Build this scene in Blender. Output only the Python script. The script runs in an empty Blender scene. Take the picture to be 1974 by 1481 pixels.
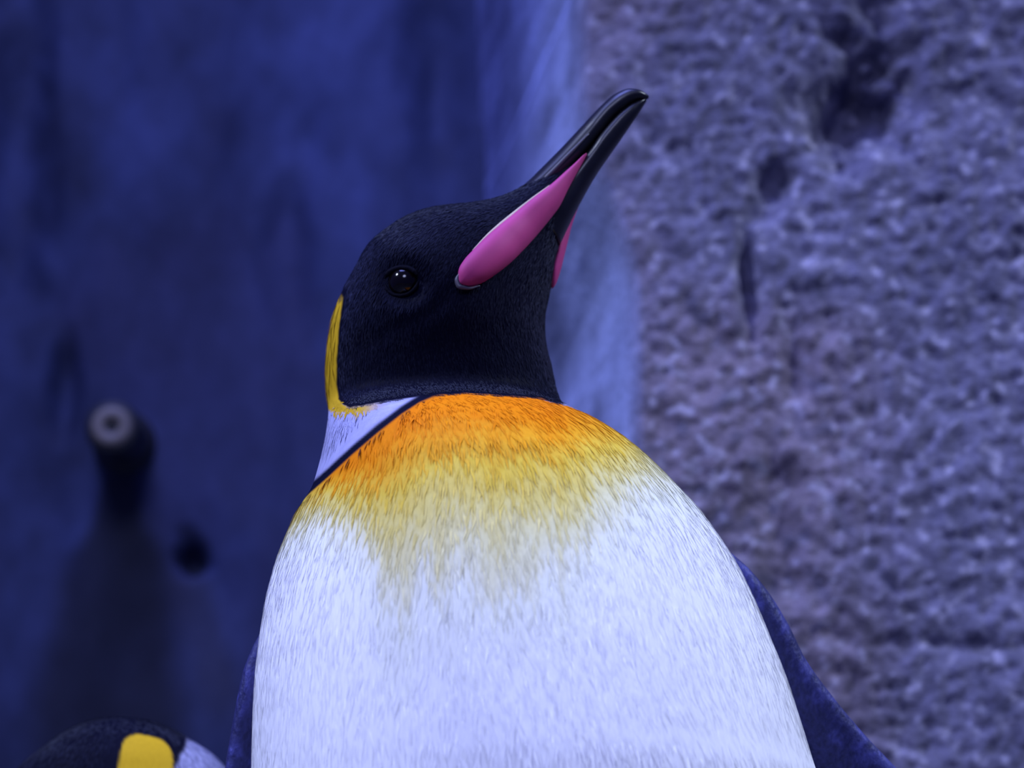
import bpy, math
import numpy as np
from mathutils import Vector, Matrix

# ------------------------------------------------------------------ camera
W_PX, H_PX = 1974.0, 1481.0
LENS, PITCH, CAM_D, AXIS_Z = 120.0, math.radians(14.0), 1.70, 0.72
CAM = np.array([0.0, -CAM_D, AXIS_Z - CAM_D * math.tan(PITCH)])
FPX = LENS / 36.0 * W_PX
scene = bpy.context.scene
col = scene.collection
cam_data = bpy.data.cameras.new('camera')
cam_data.lens = LENS
cam_data.sensor_width = 36.0
cam_data.clip_start = 0.05
cam_data.dof.use_dof = True
cam_data.dof.focus_distance = 1.70
cam_data.dof.aperture_fstop = 7.0
cam = bpy.data.objects.new('camera', cam_data)
cam.location = CAM
cam.rotation_euler = (math.pi / 2 + PITCH, 0, 0)
col.objects.link(cam)
scene.camera = cam

# ------------------------------------------------------------------ world, lamps, exposure
world = bpy.data.worlds.new('world')
scene.world = world
world.use_nodes = True
bg = world.node_tree.nodes['Background']
bg.inputs['Color'].default_value = (0.09, 0.12, 0.80, 1)
bg.inputs['Strength'].default_value = 0.30

def area_lamp(name, loc, target, size, power, color):
    d = bpy.data.lights.new(name, 'AREA')
    d.shape = 'DISK'
    d.size = size
    d.energy = power
    d.color = color
    o = bpy.data.objects.new(name, d)
    o.location = loc
    o.rotation_euler = (Vector(target) - Vector(loc)).to_track_quat('-Z', 'Y').to_euler()
    col.objects.link(o)
    return o

def spot_lamp(name, loc, target, cone, power, color, radius=0.12):
    d = bpy.data.lights.new(name, 'SPOT')
    d.spot_size = math.radians(cone)
    d.spot_blend = 0.55
    d.shadow_soft_size = radius
    d.energy = power
    d.color = color
    o = bpy.data.objects.new(name, d)
    o.location = loc
    o.rotation_euler = (Vector(target) - Vector(loc)).to_track_quat('-Z', 'Y').to_euler()
    col.objects.link(o)
    return o

# ceiling lamps of the enclosure and of the viewing gallery behind the camera, all at ceiling height
area_lamp('ceiling_lamp_overhead_offscreen', (-0.40, -0.20, 2.6), (0.0, 0.0, 0.6), 1.0, 48, (0.24, 0.29, 1.0))
spot_lamp('ceiling_lamp_right_offscreen', (2.0, -0.45, 2.6), (0.05, -0.05, 0.55), 40, 330, (0.66, 0.76, 1.0), 0.2)
spot_lamp('ceiling_lamp_left_offscreen', (-2.0, -0.75, 2.6), (-0.03, -0.05, 0.55), 40, 345, (0.60, 0.68, 1.0), 0.2)
area_lamp('gallery_lamp_offscreen', (-0.30, -3.0, 2.5), (0.1, 0.2, 0.8), 1.0, 62, (0.52, 0.57, 1.0))

scene.view_settings.view_transform = 'Standard'
scene.view_settings.look = 'None'
scene.view_settings.exposure = 0.0
scene.view_settings.gamma = 1.0
scene.view_settings.use_curve_mapping = False

# ------------------------------------------------------------------ helpers
rng = np.random.default_rng(11)
cp, sp = math.cos(PITCH), math.sin(PITCH)

def at(px, py, y):
    """world point seen at a pixel of the 1974x1481 frame, on the depth plane y"""
    dx = (px - W_PX / 2) / FPX
    dz = -(py - H_PX / 2) / FPX
    d = np.array([dx, cp - dz * sp, sp + dz * cp])
    t = (y - CAM[1]) / d[1]
    return CAM + d * t

def project(P):
    q = P - CAM
    depth = q[..., 1] * cp + q[..., 2] * sp
    up = -q[..., 1] * sp + q[..., 2] * cp
    return W_PX / 2 + FPX * q[..., 0] / depth, H_PX / 2 - FPX * up / depth

def hash3(i, j, k, seed):
    h = (i * 374761393 + j * 668265263 + k * 2147483647 + seed * 974634777) & 0xFFFFFFFF
    h = ((h ^ (h >> 13)) * 1274126177) & 0xFFFFFFFF
    return ((h ^ (h >> 16)) & 0xFFFF) / 65535.0

def vnoise(P, seed=0):
    P = np.asarray(P, float)
    f = np.floor(P).astype(np.int64)
    t = P - f
    t = t * t * (3 - 2 * t)
    r = 0
    for a in (0, 1):
        for b in (0, 1):
            for c in (0, 1):
                w = (t[..., 0] if a else 1 - t[..., 0]) * (t[..., 1] if b else 1 - t[..., 1]) * (t[..., 2] if c else 1 - t[..., 2])
                r = r + w * hash3(f[..., 0] + a, f[..., 1] + b, f[..., 2] + c, seed)
    return r

def fbm(P, seed=0, octs=4, gain=0.5):
    P = np.asarray(P, float)
    s, a, tot = 0, 1.0, 0
    for o in range(octs):
        s = s + a * vnoise(P * 2 ** o + 17.3 * o, seed + o)
        tot += a
        a *= gain
    return s / tot

def sstep(x, a, b):
    t = np.clip((x - a) / (b - a), 0, 1)
    return t * t * (3 - 2 * t)

def mix(c, d, m):
    return c * (1 - m[..., None]) + np.asarray(d, float) * m[..., None]

def pchip(xk, yk, x):
    h = np.diff(xk)
    dl = np.diff(yk) / h
    m = np.zeros(len(xk))
    for i in range(1, len(xk) - 1):
        if dl[i - 1] * dl[i] > 0:
            w1, w2 = 2 * h[i] + h[i - 1], h[i] + 2 * h[i - 1]
            m[i] = (w1 + w2) / (w1 / dl[i - 1] + w2 / dl[i])
    m[0], m[-1] = dl[0], dl[-1]
    k = np.clip(np.searchsorted(xk, x, side='right') - 1, 0, len(xk) - 2)
    t = (x - xk[k]) / h[k]
    return ((1 + 2 * t) * (1 - t) ** 2 * yk[k] + t * (1 - t) ** 2 * h[k] * m[k]
            + t * t * (3 - 2 * t) * yk[k + 1] + t * t * (t - 1) * h[k] * m[k + 1])

def link_mesh(name, verts, faces, material, parent=None, colors=None, smooth=True, normals=None):
    me = bpy.data.meshes.new(name)
    verts = np.asarray(verts, dtype=np.float32).reshape(-1, 3)
    base = np.zeros(3)
    if parent is not None:
        base = np.array(parent.location)
    me.from_pydata((verts - base.astype(np.float32)).tolist(), [], faces if isinstance(faces, list) else faces.tolist())
    if smooth:
        me.polygons.foreach_set('use_smooth', [True] * len(me.polygons))
    if colors is not None:
        a = me.color_attributes.new('plumage', 'FLOAT_COLOR', 'POINT')
        c = np.ones((len(verts), 4), dtype=np.float32)
        c[:, :3] = np.asarray(colors).reshape(-1, 3)
        a.data.foreach_set('color', c.ravel())
    if normals is not None:
        me.normals_split_custom_set_from_vertices(np.asarray(normals).reshape(-1, 3).tolist())
    me.materials.append(material)
    me.update()
    o = bpy.data.objects.new(name, me)
    col.objects.link(o)
    if parent is not None:
        o.parent = parent
    return o

def empty(name, loc):
    o = bpy.data.objects.new(name, None)
    o.empty_display_size = 0.05
    o.location = loc
    col.objects.link(o)
    return o

def tag(o, label=None, cat=None, group=None, kind=None):
    for k, v in (('label', label), ('category', cat), ('group', group), ('kind', kind)):
        if v:
            o[k] = v
    return o

def grid_faces(nr, na, closed=True, caps=True):
    i = np.arange(nr - 1)[:, None]
    j = np.arange(na if closed else na - 1)[None, :]
    j2 = (j + 1) % na
    f = np.stack([i * na + j, i * na + j2, (i + 1) * na + j2, (i + 1) * na + j], -1).reshape(-1, 4).tolist()
    if caps and closed:
        s, e = nr * na, nr * na + 1
        f += [[s, (k + 1) % na, k] for k in range(na)]
        b = (nr - 1) * na
        f += [[e, b + k, b + (k + 1) % na] for k in range(na)]
    return f

def loft_rings(keys, step, dense=None, n_ang=96, power=2.0, smooth_pass=0):
    """keys: rows (Lx,Ly,Lz, Rx,Ry,Rz, front, back); rings run from L to R and bulge along y.
    dense(C) -> local step.  Returns V[nr,na,3], phi[na], key parameter of each ring"""
    K = np.array(keys, float)
    mid = (K[:, 0:3] + K[:, 3:6]) / 2
    edge = np.linalg.norm(np.diff(K[:, 0:3], axis=0), axis=1) + np.linalg.norm(np.diff(K[:, 3:6], axis=0), axis=1)
    s = np.concatenate([[0], np.cumsum(np.maximum(edge / 2, 1e-5))])
    if dense is None:
        ts = np.linspace(0, s[-1], max(4, int(s[-1] / step)))
    else:
        ts = [0.0]
        while ts[-1] < s[-1]:
            c = np.array([np.interp(ts[-1], s, mid[:, q]) for q in range(3)])
            ts.append(ts[-1] + dense(c))
        ts = np.array(ts) * (s[-1] / ts[-1])
    Q = np.stack([pchip(s, K[:, q], ts) for q in range(8)], 1)
    for _ in range(smooth_pass):
        Q[1:-1] = 0.25 * Q[:-2] + 0.5 * Q[1:-1] + 0.25 * Q[2:]
    phi = np.linspace(0, 2 * math.pi, n_ang, endpoint=False)
    e = 2.0 / power
    cs = np.sign(np.cos(phi)) * np.abs(np.cos(phi)) ** e
    sn = np.sign(np.sin(phi)) * np.abs(np.sin(phi)) ** e
    C = (Q[:, 0:3] + Q[:, 3:6]) / 2
    A = (Q[:, 3:6] - Q[:, 0:3]) / 2
    b = np.where(sn[None, :] > 0, Q[:, 6:7], Q[:, 7:8])
    V = C[:, None, :] + A[:, None, :] * cs[None, :, None]
    V[..., 1] -= b * sn[None, :]
    return V, phi, np.interp(ts, s, np.arange(len(K)))

def grid_normals(V):
    du = np.roll(V, -1, 1) - np.roll(V, 1, 1)
    dv = np.gradient(V, axis=0)
    n = np.cross(du, dv)
    n /= np.linalg.norm(n, axis=-1, keepdims=True) + 1e-12
    c = V.mean(1, keepdims=True)
    if np.sum(n * (V - c)) < 0:
        n = -n
    return n

def loft_object(name, keys, material, parent, step=0.003, n_ang=32, power=2.0, fn=None, color=None):
    V, phi, kp = loft_rings(keys, step, n_ang=n_ang, power=power)
    if fn:
        V = fn(V, phi, kp)
    nr, na = V.shape[:2]
    verts = np.concatenate([V.reshape(-1, 3), V[0].mean(0)[None], V[-1].mean(0)[None]])
    c = None
    if color is not None:
        c = color(verts)
    return link_mesh(name, verts, grid_faces(nr, na), material, parent, c)

def kpx(rows):
    """rows (Lpx,Lpy,Rpx,Rpy,yL,yR,front,back) -> loft keys"""
    out = []
    for r in rows:
        l, q = at(r[0], r[1], r[4]), at(r[2], r[3], r[5])
        out.append([*l, *q, r[6], r[7]])
    return out

def tube(name, pts, radius, material, parent=None, n=10):
    P = np.array(pts, float)
    m = max(8, len(P) * 6)
    s = np.concatenate([[0], np.cumsum(np.linalg.norm(np.diff(P, axis=0), axis=1))])
    ts = np.linspace(0, s[-1], m)
    Q = np.stack([pchip(s, P[:, q], ts) for q in range(3)], 1)
    rad = np.interp(ts, s, np.full(len(P), radius) if np.isscalar(radius) else radius)
    T = np.gradient(Q, axis=0)
    T /= np.linalg.norm(T, axis=1, keepdims=True)
    ref = np.array([0.1, 1, 0.05])
    U = np.cross(T, ref)
    U /= np.linalg.norm(U, axis=1, keepdims=True)
    B = np.cross(T, U)
    a = np.linspace(0, 2 * math.pi, n, endpoint=False)
    V = Q[:, None] + rad[:, None, None] * (U[:, None] * np.cos(a)[None, :, None] + B[:, None] * np.sin(a)[None, :, None])
    verts = np.concatenate([V.reshape(-1, 3), Q[:1], Q[-1:]])
    return link_mesh(name, verts, grid_faces(m, n), material, parent)

# ------------------------------------------------------------------ materials
def material(name, base=None, tint=None, rough=0.6, spec=0.5, attr=False, streak=None, bump=None, coat=0.0, sheen=0.0, vary=0.15, sss=0.0):
    m = bpy.data.materials.new(name)
    m.use_nodes = True
    nt = m.node_tree
    b = nt.nodes['Principled BSDF']
    b.inputs['Roughness'].default_value = rough
    b.inputs['Specular IOR Level'].default_value = spec
    if tint:
        b.inputs['Specular Tint'].default_value = (*tint, 1)
    b.inputs['Coat Weight'].default_value = coat
    b.inputs['Coat Roughness'].default_value = 0.25
    b.inputs['Sheen Weight'].default_value = sheen
    if sss:
        b.inputs['Subsurface Weight'].default_value = sss
        b.inputs['Subsurface Radius'].default_value = (0.004, 0.002, 0.002)
    tc = nt.nodes.new('ShaderNodeTexCoord')
    mp = nt.nodes.new('ShaderNodeMapping')
    mp.inputs['Scale'].default_value = streak or (60, 60, 60)
    nt.links.new(tc.outputs['Object'], mp.inputs['Vector'])
    no = nt.nodes.new('ShaderNodeTexNoise')
    no.inputs['Scale'].default_value = 1.0
    no.inputs['Detail'].default_value = 4
    nt.links.new(mp.outputs['Vector'], no.inputs['Vector'])
    if attr:
        src = nt.nodes.new('ShaderNodeAttribute')
        src.attribute_name = 'plumage'
        csock = src.outputs['Color']
    else:
        src = nt.nodes.new('ShaderNodeRGB')
        src.outputs[0].default_value = (*base, 1)
        csock = src.outputs[0]
    rmp = nt.nodes.new('ShaderNodeMapRange')
    rmp.inputs['From Min'].default_value = 0.3
    rmp.inputs['From Max'].default_value = 0.7
    rmp.inputs['To Min'].default_value = 1 - vary
    rmp.inputs['To Max'].default_value = 1 + vary
    nt.links.new(no.outputs['Fac'], rmp.inputs['Value'])
    mul = nt.nodes.new('ShaderNodeVectorMath')
    mul.operation = 'SCALE'
    nt.links.new(csock, mul.inputs[0])
    nt.links.new(rmp.outputs['Result'], mul.inputs['Scale'])
    nt.links.new(mul.outputs['Vector'], b.inputs['Base Color'])
    if bump:
        bp = nt.nodes.new('ShaderNodeBump')
        bp.inputs['Strength'].default_value = bump[0]
        bp.inputs['Distance'].default_value = bump[1]
        nt.links.new(no.outputs['Fac'], bp.inputs['Height'])
        nt.links.new(bp.outputs['Normal'], b.inputs['Normal'])
    return m

M_PLUM = material('plumage', attr=True, rough=0.6, spec=0.03, streak=(700, 700, 70), bump=(0.25, 0.0010), vary=0.05)
M_BLADE = material('feather_blades', attr=True, rough=0.6, spec=0.03, streak=(300, 300, 60), vary=0.04)
M_DARKBLADE = material('dark_feather_blades', attr=True, rough=0.5, spec=0.015, tint=(0.6, 0.65, 1.0), sheen=0.20, streak=(300, 300, 60), vary=0.2)
M_DARKBLADE.node_tree.nodes['Principled BSDF'].inputs['Sheen Tint'].default_value = (0.60, 0.65, 1.0, 1)
M_DARKBLADE.node_tree.nodes['Principled BSDF'].inputs['Sheen Roughness'].default_value = 0.5
M_BILL = material('bill_horn', (0.004, 0.004, 0.008), rough=0.36, spec=0.35, streak=(40, 40, 160), bump=(0.15, 0.0006), vary=0.25)
M_PINK = material('mandible_plate', (0.37, 0.042, 0.160), rough=0.65, spec=0.2, streak=(90, 90, 90), vary=0.05, sss=0.0)
M_RIM = material('gape_rim', (0.42, 0.33, 0.22), rough=0.5)
M_GAPE = material('gape_skin', (0.04, 0.036, 0.05), rough=0.5)
M_EYE = material('eye_ball', (0.003, 0.002, 0.002), rough=0.12, spec=0.25)
M_LID = material('eyelid_skin', (0.0022, 0.0022, 0.006), rough=0.7, spec=0.03, streak=(500, 500, 900), bump=(0.5, 0.0006))
M_FLIP = material('flipper_feathers', attr=True, rough=0.55, spec=0.35, tint=(0.6, 0.65, 1.0), streak=(420, 420, 260), bump=(0.7, 0.0012), vary=0.35)
M_FOOT = material('foot_skin', (0.03, 0.03, 0.035), rough=0.6, streak=(300, 300, 300), bump=(0.5, 0.001))
M_ROCK = material('cast_rock', attr=True, rough=0.85, spec=0.25, streak=(190, 190, 190), bump=(0.5, 0.003), vary=0.22)
M_ROCK2 = material('smooth_rock', attr=True, rough=0.8, spec=0.3, streak=(60, 60, 40), bump=(0.3, 0.004), vary=0.12)
M_FLOOR = material('floor_rock', (0.10, 0.11, 0.15), rough=0.8, streak=(40, 40, 40), bump=(0.6, 0.006), vary=0.3)
M_PIPE = material('pipe_rubber', (0.006, 0.006, 0.008), rough=0.6)
M_RING = material('pipe_ring', (0.17, 0.145, 0.115), rough=0.5, spec=0.3)

# ------------------------------------------------------------------ the setting
def axis_points(*segs):
    out = []
    for a, b, st in segs:
        out.append(np.arange(a, b, st))
    out.append(np.array([segs[-1][1]]))
    return np.concatenate(out)

def build_wall(name, xs, zs, yfun, cfun, mat, thick):
    X, Z = np.meshgrid(xs, zs)
    Y = yfun(X, Z)
    P = np.stack([X, Y, Z], -1)
    nr, na = X.shape
    C = cfun(P)
    verts = P.reshape(-1, 3)
    n0 = len(verts)
    f = grid_faces(nr, na, closed=False)
    f = [q for q in f]
    # solid back: the border dropped back to a flat plane
    border = ([j for j in range(na)] + [i * na + na - 1 for i in range(1, nr)]
              + [(nr - 1) * na + j for j in range(na - 2, -1, -1)] + [i * na for i in range(nr - 2, 0, -1)])
    bv = verts[border].copy()
    bv[:, 1] = thick
    m = len(border)
    f += [[border[k], n0 + k, n0 + (k + 1) % m, border[(k + 1) % m]] for k in range(m)]
    f.append([n0 + k for k in range(m)][::-1])
    cols = np.concatenate([C.reshape(-1, 3), C.reshape(-1, 3)[border]])
    o = link_mesh(name, np.concatenate([verts, bv]), f, mat, None, cols)
    return tag(o, kind='structure')

YB = 0.95      # general depth of the smoother rock at the back
def y_back(X, Z):
    P = np.stack([X, Z, 0 * X], -1)
    y = YB + 0.10 * (fbm(P * [3.0, 1.2, 1], 3, 4) - 0.5) + 0.03 * (fbm(P * [11, 4.5, 1], 9, 4) - 0.5)
    # pocket broken out of the rock beside the nozzle
    c = at(372, 1075, YB)
    r = np.hypot((X - c[0]) / 0.016, (Z - c[2]) / 0.021) + 1.3 * (fbm(P * [45, 45, 1], 72, 3) - 0.5)
    y += 0.045 * (1 - sstep(r, 0.55, 1.25))
    for (px, py, w, h, d) in ((590, 260, .035, .05, .02), (840, 150, .03, .12, .03), (20, 300, .03, .15, .03), (560, 520, .02, .10, .015), (120, 740, .01, .03, .02)):
        c = at(px, py, YB)
        r = np.hypot((X - c[0]) / w, (Z - c[2]) / h) + 1.4 * (fbm(P * [20, 13, 1], 37, 3) - 0.5)
        y += d * (1 - sstep(r, -0.2, 1.6))
    return y

def c_back(P):
    c = np.ones(P.shape) * np.array([0.030, 0.040, 0.095])
    Q = np.stack([P[..., 0], P[..., 2], 0 * P[..., 0]], -1)
    n = fbm(Q * [7, 5, 1], 21, 5, 0.6)
    n = 0.6 * n + 0.4 * fbm(Q * [17, 13, 1], 25, 4, 0.6)
    c = c * np.clip(2.9 * n - 0.42, 0.2, 2.2)[..., None]
    m = sstep(fbm(Q * [9, 3.2, 1], 33, 4), 0.52, 0.68)
    c = mix(c, np.array([0.028, 0.030, 0.070]), 0.55 * m)
    # dark patch below the nozzle, widening downward
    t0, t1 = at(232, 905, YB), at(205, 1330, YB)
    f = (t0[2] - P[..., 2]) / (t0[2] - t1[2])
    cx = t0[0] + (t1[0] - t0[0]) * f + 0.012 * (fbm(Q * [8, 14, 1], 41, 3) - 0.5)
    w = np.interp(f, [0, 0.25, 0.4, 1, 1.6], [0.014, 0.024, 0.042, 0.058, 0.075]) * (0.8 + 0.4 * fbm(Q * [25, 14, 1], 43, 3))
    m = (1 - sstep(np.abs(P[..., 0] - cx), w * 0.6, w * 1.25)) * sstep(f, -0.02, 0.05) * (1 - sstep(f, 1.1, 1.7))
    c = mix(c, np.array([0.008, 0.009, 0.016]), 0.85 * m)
    t0, t1 = at(365, 1110, YB), at(420, 1330, YB)
    f = (t0[2] - P[..., 2]) / (t0[2] - t1[2])
    cx = t0[0] + (t1[0] - t0[0]) * f
    m = (1 - sstep(np.abs(P[..., 0] - cx), 0.006, 0.026)) * sstep(f, -0.1, 0.1) * (1 - sstep(f, 0.8, 1.5))
    c = mix(c, np.array([0.03, 0.03, 0.045]), 0.6 * m)
    return c

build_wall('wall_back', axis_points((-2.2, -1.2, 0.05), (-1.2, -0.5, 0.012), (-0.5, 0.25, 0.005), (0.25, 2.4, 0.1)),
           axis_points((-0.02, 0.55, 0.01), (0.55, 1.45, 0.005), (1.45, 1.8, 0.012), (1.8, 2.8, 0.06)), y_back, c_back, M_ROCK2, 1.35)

YR = 0.42      # the rougher face on the right stands nearer
xr0 = at(1235, 600, YR)[0]
def y_right(X, Z):
    P = np.stack([X, Z, 0 * X], -1)
    edge = xr0 + 0.012 * (fbm(P * [0, 6, 1], 50, 3) - 0.5) - 0.034 * sstep(Z, 0.88, 1.03)
    d = X - edge
    d = d + 0.020 * (fbm(P * [14, 16, 1], 53, 4) - 0.5) * (1 - sstep(d, -0.02, 0.0))
    ribs = 0.036 * (fbm(P * [30, 6.0, 1], 57, 4) - 0.5)
    y = YR + np.where(d < 0, 8.5 * np.abs(d) ** 1.08, 0) + np.where(d < 0, ribs * sstep(-d, 0, 0.02), 0)
    y = np.minimum(y, 1.2)
    g = 0.05 * (fbm(P * [4, 4, 1], 61, 3) - 0.5)
    g2 = 0.0048 * (fbm(P * [60, 60, 1], 67, 3, 0.6) - 0.5) + 0.0042 * (vnoise(np.stack([0.8 * X - 0.6 * Z, 0.8 * Z + 0.6 * X, 0 * X], -1) * 150, 70) - 0.5)
    k = sstep(d, -0.012, 0.02)
    y = y + g + g2 * (0.2 + 0.8 * k)
    for (px, py, w, h, dp) in ((1645, 195, .036, .034, .05), (1675, 165, .016, .016, .02), (1600, 240, .018, .014, .02), (1630, 72, .017, .016, .03),
                               (1500, 345, .014, .012, .014), (1475, 400, .010, .014, .012), (1443, 500, .007, .040, .012), (1450, 600, .008, .035, .012),
                               (1535, 700, .010, .05, .009), (1500, 1010, .014, .06, .010), (1830, 1240, .06, .008, .006), (1700, 30, .02, .02, .02)):
        c = at(px, py, YR)
        r = np.hypot((X - c[0]) / w, (Z - c[2]) / h) + 1.5 * (fbm(P * [42, 42, 1], 71, 3) - 0.5)
        y += 0.8 * dp * (1 - sstep(r, -0.1, 1.5))
    return y

def c_right(P):
    Q = np.stack([P[..., 0], P[..., 2], 0 * P[..., 0]], -1)
    c = np.ones(P.shape) * np.array([0.068, 0.065, 0.105])
    warm = sstep(fbm(Q * [5, 4, 1], 81, 3), 0.45, 0.65) * (1 - sstep(P[..., 0], xr0 + 0.10, xr0 + 0.2))
    c = mix(c, np.array([0.105, 0.083, 0.105]), 0.7 * warm)
    n = fbm(np.stack([0.8 * Q[..., 0] - 0.6 * Q[..., 1], 0.8 * Q[..., 1] + 0.6 * Q[..., 0], 0.4 * Q[..., 0]], -1) * 75, 84, 3, 0.65)
    c = c * (0.40 + 1.2 * n)[..., None]
    QR = np.stack([0.83 * Q[..., 0] + 0.56 * Q[..., 1], 0.83 * Q[..., 1] - 0.56 * Q[..., 0], 0.31 * Q[..., 0] + 0.27 * Q[..., 1]], -1)
    spk = sstep(fbm(QR * 170, 88, 2, 0.4), 0.60, 0.85)
    c = mix(c, np.array([0.22, 0.21, 0.29]), 0.75 * spk)
    spk = sstep(fbm(QR * 80, 89, 2, 0.4), 0.60, 0.82)
    c = mix(c, np.array([0.030, 0.030, 0.055]), 0.6 * spk)
    big = fbm(Q * [6, 3.5, 1], 91, 4)
    c = c * (0.72 + 0.72 * big)[..., None]
    # paler, bluer colour on the smooth flank turning away to the left
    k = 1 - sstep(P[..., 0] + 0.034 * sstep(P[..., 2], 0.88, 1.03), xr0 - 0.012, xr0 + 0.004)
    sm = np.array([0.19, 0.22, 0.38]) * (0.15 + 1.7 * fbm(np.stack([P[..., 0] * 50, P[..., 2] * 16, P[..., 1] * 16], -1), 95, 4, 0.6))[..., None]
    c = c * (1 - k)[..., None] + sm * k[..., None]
    return c

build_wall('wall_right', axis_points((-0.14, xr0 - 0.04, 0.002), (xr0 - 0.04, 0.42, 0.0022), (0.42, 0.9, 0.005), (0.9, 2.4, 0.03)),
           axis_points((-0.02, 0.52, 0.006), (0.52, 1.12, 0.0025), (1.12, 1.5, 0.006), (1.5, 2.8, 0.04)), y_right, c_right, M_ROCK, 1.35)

gx, gy = np.meshgrid(np.linspace(-2.4, 2.4, 121), np.linspace(-2.2, 1.3, 90))
gz = 0.03 * (fbm(np.stack([gx * 3, gy * 3, 0 * gx], -1), 5, 4) - 0.5)
near = np.exp(-((gx - 0.02) ** 2 + gy ** 2) / 0.05) + np.exp(-((gx + 0.23) ** 2 + (gy - 0.24) ** 2) / 0.03)
gz *= 1 - np.clip(near, 0, 1)
nrF, naF = gx.shape
fv = np.stack([gx, gy, gz], -1).reshape(-1, 3)
tag(link_mesh('floor', fv, grid_faces(nrF, naF, closed=False), M_FLOOR), kind='structure')

# ------------------------------------------------------------------ penguin plumage colours (linear albedo)
WHITE = np.array([0.81, 0.81, 0.81])
LILAC = np.array([0.28, 0.28, 0.43])
SLATE = np.array([0.040, 0.045, 0.085])
BLACK = np.array([0.0020, 0.0022, 0.0085])
YELLOW = np.array([0.47, 0.285, 0.012])

def feather_blades(name, V, N, C, count, length, width, lift, weight, parent, seed, mat=None, reach=15):
    r = np.random.default_rng(seed)
    nr, na = V.shape[:2]
    area = np.linalg.norm(np.cross(np.roll(V, -1, 1)[:-1] - V[:-1], V[1:] - V[:-1]), axis=-1)
    dk = C.max(-1) < 0.03
    same = np.ones(dk.shape, bool)
    for k in [q for q in (2, 4, 6, 8, 10, 12, 15) if q <= reach]:
        Dt = np.concatenate([np.repeat(dk[:1], k, 0), dk[:-k]], 0)
        for sh in (-4, 0, 4):
            same &= dk == np.roll(Dt, sh, 1)
    p = (area * weight[:-1] * same[:-1]).ravel()
    idx = r.choice(p.size, count, p=p / p.sum())
    i, j = idx // na, idx % na
    B = V[i, j] + (V[i + 1, j] - V[i, j]) * r.random((count, 1)) + (V[i, (j + 1) % na] - V[i, j]) * r.random((count, 1))
    n = N[i, j]
    d = V[np.maximum(i - 4, 0), j] - V[np.minimum(i + 4, nr - 1), j]
    d -= n * np.sum(d * n, 1, keepdims=True)
    d /= np.linalg.norm(d, axis=1, keepdims=True) + 1e-9
    s = np.cross(n, d)
    ang = r.normal(0, 0.13, (count, 1)) + 0.25 * (vnoise(B * 22, seed)[:, None] - 0.5)
    d, s = d * np.cos(ang) + s * np.sin(ang), s * np.cos(ang) - d * np.sin(ang)
    L = length * r.uniform(0.6, 1.3, (count, 1))
    w = width * r.uniform(0.6, 1.3, (count, 1))
    up = lift * r.uniform(0.2, 1.6, (count, 1))
    b0 = B - n * 0.00012
    midp = B + d * L * 0.5 + n * up * 0.75
    tip = B + d * L + n * up * 0.5
    pts = np.stack([b0, midp - s * w / 2, tip, midp + s * w / 2], 1)
    nn = n + d * r.normal(0.0, 0.07, (count, 1)) + s * r.normal(0, 0.10, (count, 1))
    nn /= np.linalg.norm(nn, axis=1, keepdims=True)
    cc = C[i, j] * r.uniform(0.92, 1.06, (count, 1))
    f = np.arange(count)[:, None] * 4 + np.arange(4)[None, :]
    o = link_mesh(name, pts.reshape(-1, 3), f, mat or M_BLADE, parent, np.repeat(cc, 4, 0), True, np.repeat(nn, 4, 0))
    tag(o, kind='stuff')
    return o

def body_mesh(name, V, C, parent):
    nr, na = V.shape[:2]
    verts = np.concatenate([V.reshape(-1, 3), V[0].mean(0)[None], V[-1].mean(0)[None]])
    cols = np.concatenate([C.reshape(-1, 3), C[0].mean(0)[None], C[-1].mean(0)[None]])
    return link_mesh(name, verts, grid_faces(nr, na), M_PLUM, parent, cols)

def make_foot(parent, x, y, rot):
    """webbed foot: three toes spreading forward, each with a claw"""
    foot = None
    base = np.array([x, y, 0.0])
    c, s = math.cos(rot), math.sin(rot)
    R = lambda p: base + np.array([c * p[0] - s * p[1], s * p[0] + c * p[1], p[2]])
    a = np.linspace(-0.5, 0.5, 13)
    top, bot = [], []
    heel = R((0, 0.045, 0))
    ring = []
    for t in a:
        rad = 0.10 - 0.012 * (1 - math.cos(t * 4 * math.pi)) * 0.5
        ring.append(R((math.sin(t * 1.1) * rad, 0.03 - math.cos(t * 1.1) * rad, 0)))
    ring += [R((0.022, 0.05, 0)), R((-0.022, 0.05, 0))]
    n = len(ring)
    v = [p + np.array([0, 0, 0.002]) for p in ring] + [p * [1, 1, 0] + np.array([0, 0, 0.014]) for p in ring] + [R((0, 0.01, 0.035))]
    f = [[k for k in range(n)][::-1]] + [[k, (k + 1) % n, n + (k + 1) % n, n + k] for k in range(n)] + [[n + k, n + (k + 1) % n, 2 * n] for k in range(n)]
    foot = link_mesh('foot', v, f, M_FOOT, parent)
    for t in (-0.5, 0.0, 0.5):
        e = [R((math.sin(t * 1.1) * q, 0.03 - math.cos(t * 1.1) * q, h)) for q, h in ((0.088, 0.012), (0.105, 0.012), (0.120, 0.004))]
        cl = tube('claw', np.array(e), [0.006, 0.005, 0.0008], M_BILL, None, 8)
        cl.parent = foot
        cl.matrix_parent_inverse = Matrix.Translation(-Vector(parent.location))
    return foot

# ------------------------------------------------------------------ the penguin in front
PX0 = at(1010, 1481, 0)[0]
penguin = empty('king_penguin', (PX0, 0.0, 0.0))
tag(penguin, 'tall king penguin standing upright with head turned and pink-striped bill raised', 'penguin')

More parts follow.
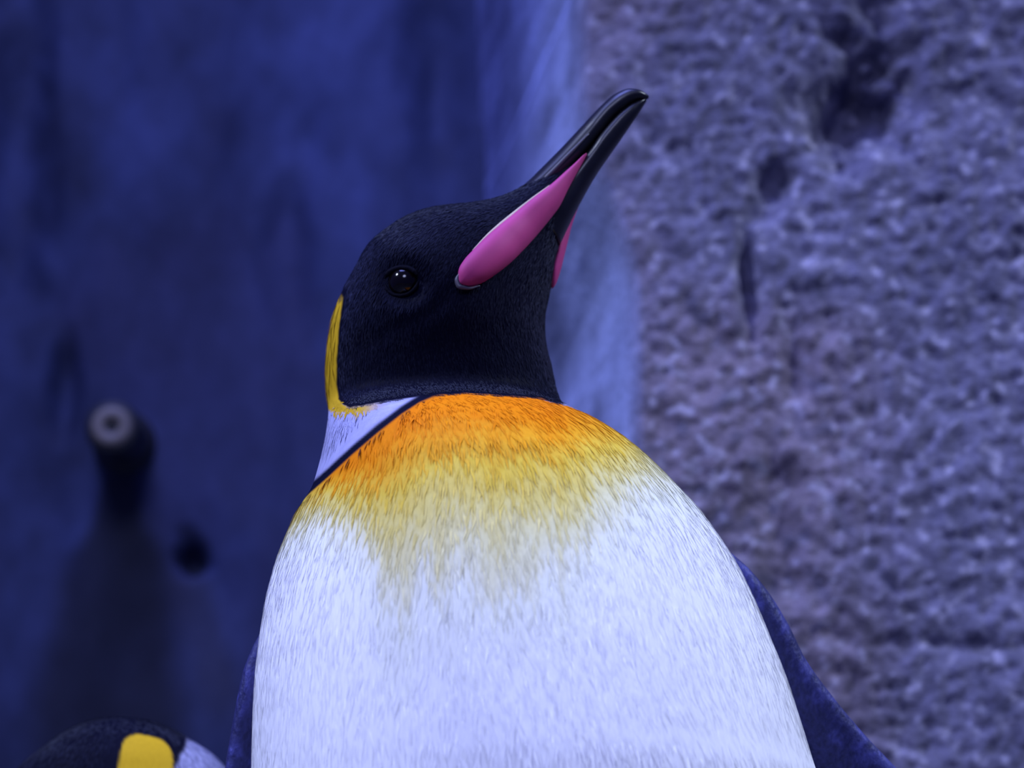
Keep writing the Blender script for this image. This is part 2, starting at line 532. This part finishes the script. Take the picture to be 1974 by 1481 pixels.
keys = []
for z, cx, hw, yc, bf, bb in ((0.035, .025, .03, .03, .03, .03), (0.05, .025, .075, .03, .07, .07), (0.10, .027, .12, .02, .11, .10), (0.18, .028, .146, .01, .14, .12),
                              (0.28, .024, .155, .0, .158, .125), (0.40, .018, .153, .0, .160, .125)):
    keys.append([cx - hw, yc, z, cx + hw, yc, z, bf, bb])
rows = [  # py, left, right, depth of the axis, front and back radius
    (1540, 487, 1584, .0, .1565, .122), (1481, 487, 1565, .0, .1545, .12), (1400, 489, 1540, .0, .1510, .118), (1310, 494, 1510, .0, .1464, .116), (1235, 503, 1480, .0, .1418, .113),
    (1165, 515, 1450, .0, .1366, .110), (1095, 534, 1414, .0, .1303, .106), (1030, 560, 1370, .0, .1232, .102), (990, 580, 1338, .0, .1178, .1),
    (950, 600, 1300, .0, .1112, .097), (915, 611, 1266, .002, .1037, .094), (880, 620, 1228, .004, .0945, .09), (850, 626, 1190, .007, .0820, .085),
    (825, 630, 1154, .011, .067, .080), (805, 632, 1120, .018, .055, .074), (790, 633, 1094, .026, .049, .068), (778, 632, 1082, .032, .048, .062)]
for py, l, r, yc, bf, bb in rows:
    keys.append([*at(l, py, yc), *at(r, py, yc), bf, bb])
head_rows = [
    (628, 752, 1073, 757, .034, .034, .050, .058), (627, 720, 1064, 712, .034, .034, .052, .056), (629, 685, 1056, 682, .033, .033, .054, .055),
    (636, 640, 1051, 655, .032, .032, .056, .055), (648, 595, 1050, 628, .031, .031, .056, .054), (668, 553, 1051, 603, .030, .030, .055, .053),
    (695, 513, 1056, 580, .029, .029, .053, .051), (727, 470, 1060, 560, .028, .028, .050, .048), (770, 434, 1064, 541, .027, .027, .046, .044),
    (828, 413, 1067, 520, .026, .026, .041, .040), (888, 406, 1071, 498, .025, .025, .036, .035), (940, 396, 1077, 474, .023, .023, .031, .030),
    (984, 379, 1086, 446, .021, .021, .026, .025), (1016, 358, 1095, 418, .019, .019, .021, .020), (1052, 328, 1105, 388, .017, .017, .015, .015),
    (1090, 305, 1115, 358, .015, .015, .010, .010), (1115, 300, 1124, 332, .013, .013, .005, .005)]
keys += kpx(head_rows)
Z_VIS = 0.47
V, phi, kp = loft_rings(keys, 0, dense=lambda c: 0.0012 if c[2] > Z_VIS else 0.006, n_ang=560, power=2.12, smooth_pass=16)
kp = kp[:, None] * np.ones(V.shape[:2])

NK_TORSO = 6 + len(rows)
PXv, PYv = project(V)
front = np.sin(phi)[None, :] * np.ones(V.shape[:2])
KL = np.array([(560, 990), (598, 950), (631, 921), (677, 878), (727, 835), (773, 799), (808, 776), (835, 766), (880, 760), (940, 757), (1040, 767), (1075, 780), (1100, 700), (1110, 0)], float)
yK = np.interp(PXv, KL[:, 0], KL[:, 1])
slope = np.abs(np.interp(PXv, (KL[1:, 0] + KL[:-1, 0]) / 2, np.clip(np.diff(KL[:, 1]) / np.diff(KL[:, 0]), -1.2, 1.2)))
# folds: the mantle beside the breast lies a little deeper than the breast feathers
below = (PYv - yK) / np.sqrt(1 + slope ** 2)
Nrm = grid_normals(V)
m_fold = sstep(-below, -4, 10) * (PXv < 840) * (front > 0) * (kp < NK_TORSO + 1) * sstep(840 - PXv, 0, 40)
V = V - Nrm * (0.0010 * m_fold * np.exp(-np.clip(-below, 0, 200) / 60))[..., None]
# brow ridge above the eye and hollow round it
eye_px = (775, 543)
de = np.hypot((PXv - 765) / 70.0, (PYv - 487) / 36.0)
V += Nrm * (0.0035 * np.exp(-de ** 2) * (front > 0.1))[..., None]
de = np.hypot((PXv - 778) / 46.0, (PYv - 545) / 42.0)
V -= Nrm * (0.0035 * np.exp(-de ** 4) * (front > 0.1))[..., None]
# cheek furrow running back from the gape
furr = np.abs(PYv - np.interp(PXv, [640, 700, 760, 830, 880], [690, 665, 632, 600, 560]))
V -= Nrm * (0.0008 * np.exp(-(furr / 22.0) ** 2) * (front > 0.1) * sstep(PXv, 640, 720) * (1 - sstep(PXv, 850, 900)) * (kp > NK_TORSO))[..., None]
Nrm = grid_normals(V)
PXv, PYv = project(V)

jit = (fbm(V * 260, 3, 2) - 0.5)
jitL = (fbm(V * [120, 120, 22], 7, 3) - 0.5)
C = np.ones(V.shape) * WHITE
# breast: orange at the top edge, through yellow, to white
dcon = np.clip((PYv - yK) / np.sqrt(1 + slope ** 2), 0, 900)
xr = np.clip((PXv - 1000) / 260, 0, 1)
rl = np.array([(1075, 780), (1100, 789), (1160, 823), (1210, 860), (1270, 912), (1340, 990), (1400, 1070)], float)
d_right = np.clip((PYv - np.interp(PXv, rl[:, 0], rl[:, 1])) / 1.2, 0, 900)
dcon = np.where(PXv > 1075, d_right, dcon)
wid = np.interp(PXv, [560, 620, 720, 850, 950, 1080, 1150, 1230, 1330, 1400], [0.30, 0.42, 0.68, 1.0, 1.0, 0.85, 0.62, 0.42, 0.25, 0.2])
q = dcon / wid * (1 + 0.35 * jitL) + 26 * jitL + 10 * jit
q = q + np.clip(PYv - 890, 0, 220) * np.clip((740 - PXv) / 120, 0, 1) * 1.8
q = q + np.clip(PXv - 1060, 0, 400) * 0.85 + np.clip(PXv - 1190, 0, 400) * 1.6
stops = [0, 42, 85, 138, 205, 285, 395, 570]
ramp = np.array([(0.66, 0.17, 0.002), (0.66, 0.205, 0.003), (0.66, 0.30, 0.012), (0.62, 0.43, 0.045), (0.62, 0.51, 0.14), (0.66, 0.62, 0.34), (0.75, 0.76, 0.62), (0.81, 0.81, 0.81)])
for k in range(3):
    C[..., k] = np.interp(q, stops, ramp[:, k])
# dirty tinge and parted feathers low on the breast
C = C * (1 - 0.05 * sstep(fbm(V * [30, 30, 14], 13, 3), 0.55, 0.75))[..., None]
# back and sides below the neck
side = sstep(-front + 0.10 * jit, 0.36, 0.44)
C = mix(C, SLATE, side * (kp < NK_TORSO + 1))
# mantle (silver lilac) behind the dark line
isfront = front > -0.25
upper = (below > -1e9)
mantle = (1 - sstep(below + 5 * jit, -9, -5)) * (PXv < 838) * isfront
lil = LILAC * (0.80 + 0.5 * fbm(V * [160, 160, 40], 15, 3))[..., None]
C = C * (1 - mantle[..., None]) + lil * mantle[..., None]
line = np.exp(-((below + 8) / 8.0) ** 4) * (PXv < 872) * (1 - sstep(PXv, 825, 870)) * isfront * (kp < NK_TORSO + 4)
C = mix(C, BLACK * 1.5, np.clip(1.15 * line, 0, 1))
sliver = ((PXv > 1050) & (kp > NK_TORSO - 3.5) & (kp < NK_TORSO + 0.5) & (PYv < 792))
C = mix(C, LILAC, 1.0 * sliver * (PYv > 772))
# head black
yB = np.interp(PXv, [600, 640, 655, 672, 700, 745, 800, 835, 900, 1045, 1075, 1100], [770, 770, 778, 786, 783, 775, 766, 763, 759, 769, 779, 774])
head = (1 - sstep(PYv + 6 * jit, yB - 2, yB + 3)) * (kp > NK_TORSO - 7)
head = np.maximum(head, (kp > NK_TORSO - 1.6) * (PXv > 850) * (PXv < 1062))
head = np.where(front < -0.35, sstep(kp, NK_TORSO - 0.8, NK_TORSO - 0.2), head)
C = mix(C, BLACK, head)
# yellow ear patch, its front edge seen along the nape
xb = np.interp(PYv, [560, 575, 600, 640, 690, 740, 770, 785, 800], [655, 661, 657, 652, 649.5, 648, 653, 664, 690])
ear = (1 - sstep(PXv + 3 * jit, xb - 2, xb + 2)) * sstep(PYv, 566, 578) * (1 - sstep(PYv + 6 * jit, np.interp(PXv, [625, 645, 700, 750], [786, 797, 796, 784]) - 3, np.interp(PXv, [625, 645, 700, 750], [786, 797, 796, 784]) + 3)) * (front > -0.62)
C = mix(C, YELLOW, ear * (kp > NK_TORSO - 8))
band = sstep(PYv + 5 * jit, yB - 2, yB + 2) * (1 - sstep(PYv + 5 * jit, yB + 9, yB + 13)) * (1 - sstep(PXv, 690, 750)) * (PXv > 640) * isfront * (kp > NK_TORSO - 8)
C = mix(C, YELLOW * 0.9, band)

body = body_mesh('body', V, C, penguin)
body['label'] = 'white breast with orange bib and black head'

# feather blades over the visible plumage
isbl = head * (1 - ear)
w_t = (V[..., 2] > 0.40) * (front > -0.5) * (1 - isbl)
feather_blades('breast_feathers', V, Nrm, C, 26000, 0.0115, 0.0012, 0.00008, w_t, penguin, 5)
w_h = (isbl > 0.5) * (front > -0.6) * (kp < NK_TORSO + 14)
feather_blades('head_feathers', V, Nrm, C, 26000, 0.0045, 0.0007, 0.0003, w_h, penguin, 6, M_DARKBLADE, 4)

FP = V.reshape(-1, 3)
Fpx = np.stack([PXv.ravel(), PYv.ravel()], 1)
Ffront = (Nrm.reshape(-1, 3) @ np.array([0, -cp, -sp])) > 0.15
def surf(px, py, above_neck=True):
    d = np.hypot(Fpx[:, 0] - px, Fpx[:, 1] - py)
    ok = Ffront & (kp.ravel() > (NK_TORSO if above_neck else 0))
    d = np.where(ok, d, 1e9)
    k = int(np.argmin(d))
    return FP[k], Nrm.reshape(-1, 3)[k]

# eye: ball set in the head with lids
ep, en = surf(*eye_px)
def sphere_mesh(name, c, r, material, parent, seg=28, squash=None):
    th = np.linspace(0, math.pi, seg // 2 + 1)[1:-1]
    ph = np.linspace(0, 2 * math.pi, seg, endpoint=False)
    T, Pp = np.meshgrid(th, ph, indexing='ij')
    S = np.stack([np.sin(T) * np.cos(Pp), np.sin(T) * np.sin(Pp), np.cos(T)], -1) * r
    verts = np.concatenate([(S + c).reshape(-1, 3), [c + [0, 0, r]], [c - np.array([0, 0, r])]])
    nr, na = T.shape
    return link_mesh(name, verts, grid_faces(nr, na), material, parent)
ball = sphere_mesh('eye', ep - en * 0.0040, 0.0088, M_EYE, penguin)
ball['label'] = 'glossy dark eye'
u1 = np.cross(en, [0, 0, 1]); u1 /= np.linalg.norm(u1)
u2 = np.cross(u1, en)
for lid, (a0, a1, rr, off) in (('upper_eyelid', (15, 165, .0014, .0020)), ('lower_eyelid', (190, 350, .0010, .0010))):
    pts = []
    for t in np.linspace(math.radians(a0), math.radians(a1), 9):
        pts.append(ep + en * off + (u1 * math.cos(t) * 0.0092 + u2 * math.sin(t) * (0.0066 if a0 < 100 else 0.0078)))
    l = tube(lid, pts, [rr * 0.3] + [rr] * 7 + [rr * 0.3], M_LID, penguin, 10)

# bill: upper half hooked over the lower, pink plates on the lower
def curve_px(rows_):
    return kpx(rows_)
upper = [ # top edge, cutting edge, depths, half thickness
    (950, 402, 975, 425, .020, .020, .014, .014), (985, 379, 1015, 412, .019, .016, .0145, .014), (1012, 358, 1040, 388, .018, .013, .0135, .013),
    (1045, 325, 1072, 358, .016, .011, .0115, .011), (1082, 287, 1108, 322, .014, .010, .0098, .0095), (1120, 246, 1140, 284, .012, .009, .0086, .0085),
    (1142, 222, 1160, 256, .011, .008, .0080, .008), (1163, 201, 1180, 232, .010, .008, .0074, .0075), (1188, 181, 1203, 211, .009, .007, .0066, .0068),
    (1212, 172, 1222, 198, .008, .007, .0056, .0058), (1232, 174, 1236, 193, .007, .007, .0042, .0044), (1245, 180, 1244, 192, .007, .007, .0026, .0026), (1251, 185, 1250, 190, .007, .007, .0008, .0008)]
up_o = loft_object('upper_bill', kpx(upper), M_BILL, penguin, 0.0012, 40)
# groove along the upper half, from the nostril forward
tube('nostril_groove', [at(1020, 372, 0.0035), at(1060, 335, 0.0024), at(1100, 294, 0.0012), at(1135, 258, 0.0012)], [0.0009, 0.0012, 0.0010, 0.0003], M_GAPE, up_o, 8).matrix_parent_inverse = Matrix.Translation(-Vector(penguin.location))
lower = [
    (1015, 420, 1080, 470, .015, .018, .016, .016), (1045, 388, 1098, 432, .012, .016, .015, .015), (1072, 360, 1110, 408, .011, .014, .0128, .013), (1106, 324, 1128, 374, .010, .013, .0106, .011),
    (1138, 286, 1152, 333, .009, .012, .0094, .0095), (1158, 258, 1172, 304, .008, .011, .0086, .0086), (1178, 234, 1194, 273, .008, .010, .0076, .0076), (1200, 212, 1214, 244, .008, .009, .0064, .0064),
    (1220, 199, 1230, 221, .008, .008, .0048, .0048), (1236, 193, 1240, 205, .007, .008, .0030, .0030), (1246, 190, 1246, 196, .007, .008, .0008, .0008)]
low_o = loft_object('lower_bill', kpx(lower), M_BILL, penguin, 0.0012, 40)

def plate_rows(pts, b0):
    rows_ = []
    for (lx, ly, rx, ry, k) in pts:
        l, _ = surf(lx, ly)
        r, _ = surf(rx, ry)
        rows_.append((lx, ly, rx, ry, l[1], r[1], b0 * k, b0 * k))
    return rows_
near = [(882, 538, 886, 552, .25), (884, 522, 901, 554, .6), (893, 505, 924, 548, .85), (912, 484, 952, 532, 1.0), (940, 456, 985, 506, 1.05), (968, 432, 1012, 480, 1.05),
        (1000, 406, 1040, 448, 1.0), (1030, 382, 1062, 420, .92), (1060, 359, 1080, 396, .8), (1088, 334, 1096, 364, .62), (1110, 314, 1112, 334, .42), (1124, 300, 1126, 308, .2), (1130, 295, 1131, 298, .05)]
rows_n = []
for (lx, ly, rx, ry, k) in near:
    t = np.clip((lx - 880) / 250, 0, 1)
    l, _ = surf(lx, ly)
    r, _ = surf(rx, ry)
    yl = l[1] if lx < 1000 else None
    rows_n.append([lx, ly, rx, ry, l[1], r[1], 0.0100 * k, 0.006 * k])
# forward of the feathering the plate lies on the horn of the lower bill
horn_y = lambda x: np.interp(x, [1000, 1040, 1080, 1131], [-0.0080, -0.0055, -0.0022, 0.0])
for r_ in rows_n:
    h = sstep(np.array(r_[0]), 960, 1010)
    r_[4] = float(r_[4] * (1 - h) + horn_y(r_[0]) * h)
    h = sstep(np.array(r_[2]), 1000, 1050)
    r_[5] = float(r_[5] * (1 - h) + (horn_y(r_[2]) + 0.002) * h)
plate = loft_object('mandible_plate', kpx(rows_n), M_PINK, penguin, 0.001, 60, 2.3)
plate['label'] = 'smooth pink plate along the lower bill'
# pale rim where the plate meets the upper bill, and the grey corner of the gape
rim_pts = [at(r_[0] - 1, r_[1] - 1, r_[4] - 0.0035 * k) for r_, k in zip(rows_n[3:9], (0.4, .8, 1, 1, .8, .4))]
tube('gape_rim', rim_pts, [0.0003, 0.0008, 0.0011, 0.0010, 0.0007, 0.0003], M_RIM, penguin, 8)
g0 = surf(884, 540)[0]
tube('gape_corner', [at(889, 524, g0[1] - .003), at(881, 540, g0[1] - .002), at(886, 553, g0[1] - .002), at(903, 556, g0[1] - .001), at(925, 551, g0[1])],
     [0.0005, 0.0013, 0.0014, 0.0009, 0.0003], M_GAPE, penguin, 10)
far = [(1064, 556, 1068, 553, .1), (1060, 545, 1072, 546, .5), (1058, 520, 1081, 520, .9), (1066, 492, 1088, 492, 1), (1072, 462, 1095, 464, .9), (1082, 436, 1102, 436, .7), (1092, 412, 1110, 412, .5), (1103, 388, 1119, 388, .3), (1113, 365, 1124, 366, .1)]
loft_object('mandible_plate', kpx([(a, b, c, d, .030, .030, .009 * k, .012 * k) for a, b, c, d, k in far]), M_PINK, penguin, 0.001, 30, 2.0)

# flippers
def flip_color(base):
    def f(v):
        n = fbm(v * [150, 150, 110], 23, 3)
        s = sstep(n, 0.52, 0.64)
        c = np.ones(v.shape) * base * (0.7 + 0.6 * n)[:, None]
        return mix(c, base * 2.6, 0.55 * s)
    return f
FLIP = np.array([0.020, 0.021, 0.085])
rf = [(1372, 1058, 1396, 1056, .050, .040, .004, .004), (1360, 1110, 1442, 1096, .055, .040, .012, .012), (1375, 1170, 1486, 1150, .060, .042, .015, .014), (1395, 1235, 1521, 1208, .064, .044, .016, .014),
      (1415, 1300, 1553, 1272, .068, .047, .016, .014), (1440, 1370, 1602, 1340, .072, .051, .015, .013), (1475, 1450, 1662, 1412, .076, .056, .014, .012), (1515, 1530, 1728, 1482, .080, .062, .013, .011),
      (1590, 1640, 1822, 1590, .09, .07, .012, .010), (1700, 1780, 1910, 1730, .10, .085, .010, .009), (1800, 1900, 1975, 1870, .11, .10, .008, .007), (1880, 1990, 2000, 1990, .115, .11, .006, .005), (1955, 2060, 1995, 2060, .12, .12, .002, .002)]
fl = loft_object('flipper', kpx(rf), M_FLIP, penguin, 0.0018, 64, 2.0, color=flip_color(FLIP))
lf = [(505, 1215, 540, 1215, .035, .05, .003, .003), (484, 1255, 580, 1262, .035, .055, .011, .011), (466, 1305, 575, 1315, .035, .06, .014, .013), (454, 1365, 560, 1370, .036, .063, .015, .013),
      (444, 1420, 552, 1425, .037, .066, .015, .013), (434, 1481, 545, 1485, .038, .068, .015, .013), (420, 1600, 535, 1600, .042, .072, .013, .012), (400, 1760, 515, 1760, .046, .075, .011, .010),
      (385, 1900, 480, 1900, .05, .078, .008, .007), (385, 2000, 440, 2000, .055, .078, .005, .005), (400, 2060, 410, 2060, .06, .07, .001, .001)]
loft_object('flipper', kpx(lf), M_FLIP, penguin, 0.0018, 64, 2.0, color=flip_color(FLIP))
# tail and feet, out of the picture but standing on the floor
tail = [[-0.02, .085, .16, .065, .085, .16, .03, .03], [-0.02, .13, .09, .065, .13, .09, .02, .02], [-0.015, .165, .035, .055, .165, .035, .012, .012], [0.005, .19, .008, .035, .19, .008, .004, .004]]
loft_object('tail', tail, M_FLIP, penguin, 0.004, 24, color=flip_color(SLATE))
make_foot(penguin, PX0 - 0.065, -0.04, 0.15)
make_foot(penguin, PX0 + 0.065, -0.04, -0.15)

# ------------------------------------------------------------------ the second penguin, hunched behind, facing away to the left
Y2 = 0.24
c2 = at(255, 1481, Y2)
pen2 = empty('king_penguin', (float(c2[0]) + 0.02, Y2, 0.0))
tag(pen2, 'shorter king penguin with black crown and bright yellow ear patch, below the wall nozzle', 'penguin')
keys2 = []
bx = float(c2[0]) + 0.02
for z, cx, hw, bf, bb in ((0.03, .0, .03, .03, .03), (0.045, .0, .07, .065, .065), (0.10, -.005, .115, .105, .105), (0.2, -.01, .135, .12, .12), (0.32, -.005, .132, .115, .115), (0.42, .0, .12, .105, .105), (0.49, .0, .105, .085, .085)):
    keys2.append([bx + cx - hw, Y2, z, bx + cx + hw, Y2, z, bf, bb])
for py, l, r, b in ((1590, 6, 500, .066), (1545, 4, 478, .06), (1510, 16, 455, .056), (1481, 42, 434, .053), (1463, 62, 418, .050), (1448, 82, 400, .047), (1436, 98, 380, .044), (1424, 114, 362, .040), (1412, 134, 342, .035), (1402, 154, 318, .029), (1394, 180, 288, .021), (1390, 205, 258, .012), (1388, 225, 238, .003)):
    keys2.append([*at(l, py, Y2), *at(r, py, Y2), b, b])
V2, phi2, kp2 = loft_rings(keys2, 0, dense=lambda c: 0.0016 if c[2] > 0.5 else 0.006, n_ang=300, power=2.05, smooth_pass=4)
N2 = grid_normals(V2)
X2, Yp2 = project(V2)
f2 = np.sin(phi2)[None, :] * np.ones(V2.shape[:2])
j2 = fbm(V2 * 220, 3, 2) - 0.5
C2 = np.ones(V2.shape) * BLACK
frx = V2[..., 0] - bx
belly = (1 - sstep(frx, -0.055, -0.045)) * (1 - sstep(V2[..., 2], 0.49, 0.52))
C2 = mix(C2, WHITE, belly)
back = sstep(X2 + 8 * j2 - np.interp(Yp2, [1380, 1430, 1481, 1560], [366, 362, 340, 300]), -4, 6)
low = 1 - sstep(V2[..., 2], 0.48, 0.52)
C2 = mix(C2, LILAC, np.clip(back + low * (frx > -0.05), 0, 1))
# rounded ear patch on either side of the head
ex = (X2 - np.interp(Yp2, [1410, 1481, 1560], [287, 281, 250])) / 53.0
ey = (Yp2 - 1490) / 72.0
e = (np.abs(ex - 0.0) ** 3.2 + np.abs(ey + 0.16 * ex * -1) ** 3.2)
patch = (1 - sstep(e + 0.15 * j2, 0.88, 1.06)) * (np.abs(f2) > 0.2)
C2 = mix(C2, YELLOW, patch)
body_mesh('body', V2, C2, pen2)
w2 = (V2[..., 2] > 0.5) * (patch < 0.02)
feather_blades('head_feathers', V2, N2, C2, 14000, 0.006, 0.0009, 0.0003, w2, pen2, 9, M_DARKBLADE, 3)
zb = at(40, 1535, Y2)
bill2 = [[zb[0] + .03, Y2, zb[2] - .018, zb[0] + .03, Y2, zb[2] + .022, .016, .016], [zb[0] - .01, Y2, zb[2] - .017, zb[0] - .01, Y2, zb[2] + .012, .012, .012],
         [zb[0] - .06, Y2, zb[2] - .018, zb[0] - .06, Y2, zb[2] - .001, .007, .007], [zb[0] - .095, Y2, zb[2] - .026, zb[0] - .095, Y2, zb[2] - .014, .004, .004], [zb[0] - .11, Y2, zb[2] - .031, zb[0] - .11, Y2, zb[2] - .029, .001, .001]]
loft_object('bill', bill2, M_BILL, pen2, 0.003, 24)
for sgn in (-1, 1):
    pl = [[zb[0] + .022, Y2 + sgn * .014, zb[2] - .012, zb[0] + .022, Y2 + sgn * .014, zb[2] - .002, .003, .003], [zb[0] - .01, Y2 + sgn * .0105, zb[2] - .013, zb[0] - .01, Y2 + sgn * .0105, zb[2] - .001, .003, .003], [zb[0] - .06, Y2 + sgn * .006, zb[2] - .014, zb[0] - .06, Y2 + sgn * .006, zb[2] - .010, .001, .001]]
    loft_object('mandible_plate', pl, M_PINK, pen2, 0.003, 16)
    sphere_mesh('eye', np.array([zb[0] + .042, Y2 + sgn * .0405, zb[2] + .002]), 0.008, M_EYE, pen2, 18)
    fk = [[bx - .02, Y2 + sgn * .090, .475, bx + .05, Y2 + sgn * .090, .475, .006, .006], [bx - .03, Y2 + sgn * .120, .38, bx + .055, Y2 + sgn * .120, .38, .012, .012],
          [bx - .015, Y2 + sgn * .130, .26, bx + .055, Y2 + sgn * .130, .26, .009, .009], [bx + .01, Y2 + sgn * .132, .16, bx + .04, Y2 + sgn * .132, .16, .004, .004]]
    loft_object('flipper', fk, M_FLIP, pen2, 0.005, 24, color=flip_color(SLATE))
tail2 = [[bx + .07, Y2 - .035, .15, bx + .075, Y2 + .035, .15, .01, .01], [bx + .12, Y2, .07, bx + .14, Y2, .075, .035, .035], [bx + .165, Y2, .012, bx + .175, Y2, .015, .02, .02]]
loft_object('tail', tail2, M_FLIP, pen2, 0.005, 24, color=flip_color(SLATE))
make_foot(pen2, bx - 0.02, Y2 - 0.05, -math.pi / 2 - 0.1)
make_foot(pen2, bx - 0.02, Y2 + 0.05, -math.pi / 2 + 0.1)

# ------------------------------------------------------------------ pipe nozzle on the rock at the left
tipc = at(216, 823, 0.86)
wp = at(246, 862, 0.93)
yw = float(y_back(np.array([[wp[0]]]), np.array([[wp[2]]]))[0, 0])
rootc = at(246, 862, yw + 0.02)
noz = empty('pipe_nozzle', rootc)
tag(noz, 'black pipe nozzle with pale grey ring mouth, sticking out of the rock wall', 'pipe nozzle')
ax = tipc - rootc
ax /= np.linalg.norm(ax)
a1 = np.cross(ax, [0, 0, 1]); a1 /= np.linalg.norm(a1)
a2 = np.cross(a1, ax)
def lathe(name, prof, material, parent, n=48):
    a = np.linspace(0, 2 * math.pi, n, endpoint=False)
    V_ = np.stack([tipc + ax * h + r * (a1[None] * np.cos(a)[:, None] + a2[None] * np.sin(a)[:, None]) for r, h in prof])
    verts = np.concatenate([V_.reshape(-1, 3), V_[0].mean(0)[None], V_[-1].mean(0)[None]])
    return link_mesh(name, verts, grid_faces(len(prof), n), material, parent)
Lp = float(np.linalg.norm(tipc - rootc))
lathe('pipe', [(0.021, -Lp), (0.021, -0.004), (0.0195, 0.0), (0.0165, 0.0005)], M_PIPE, noz)
lathe('collar', [(0.024, -Lp), (0.025, -Lp + 0.006), (0.025, -Lp + 0.03), (0.0215, -Lp + 0.034)], M_PIPE, noz)
lathe('mouth_ring', [(0.0050, -0.004), (0.0050, 0.002), (0.0062, 0.0042), (0.0090, 0.0055), (0.0125, 0.0052), (0.0150, 0.0036), (0.0158, 0.001), (0.0155, -0.002)], M_RING, noz)
lathe('bore', [(0.0054, -0.003), (0.0054, -0.0005)], M_PIPE, noz, 24)
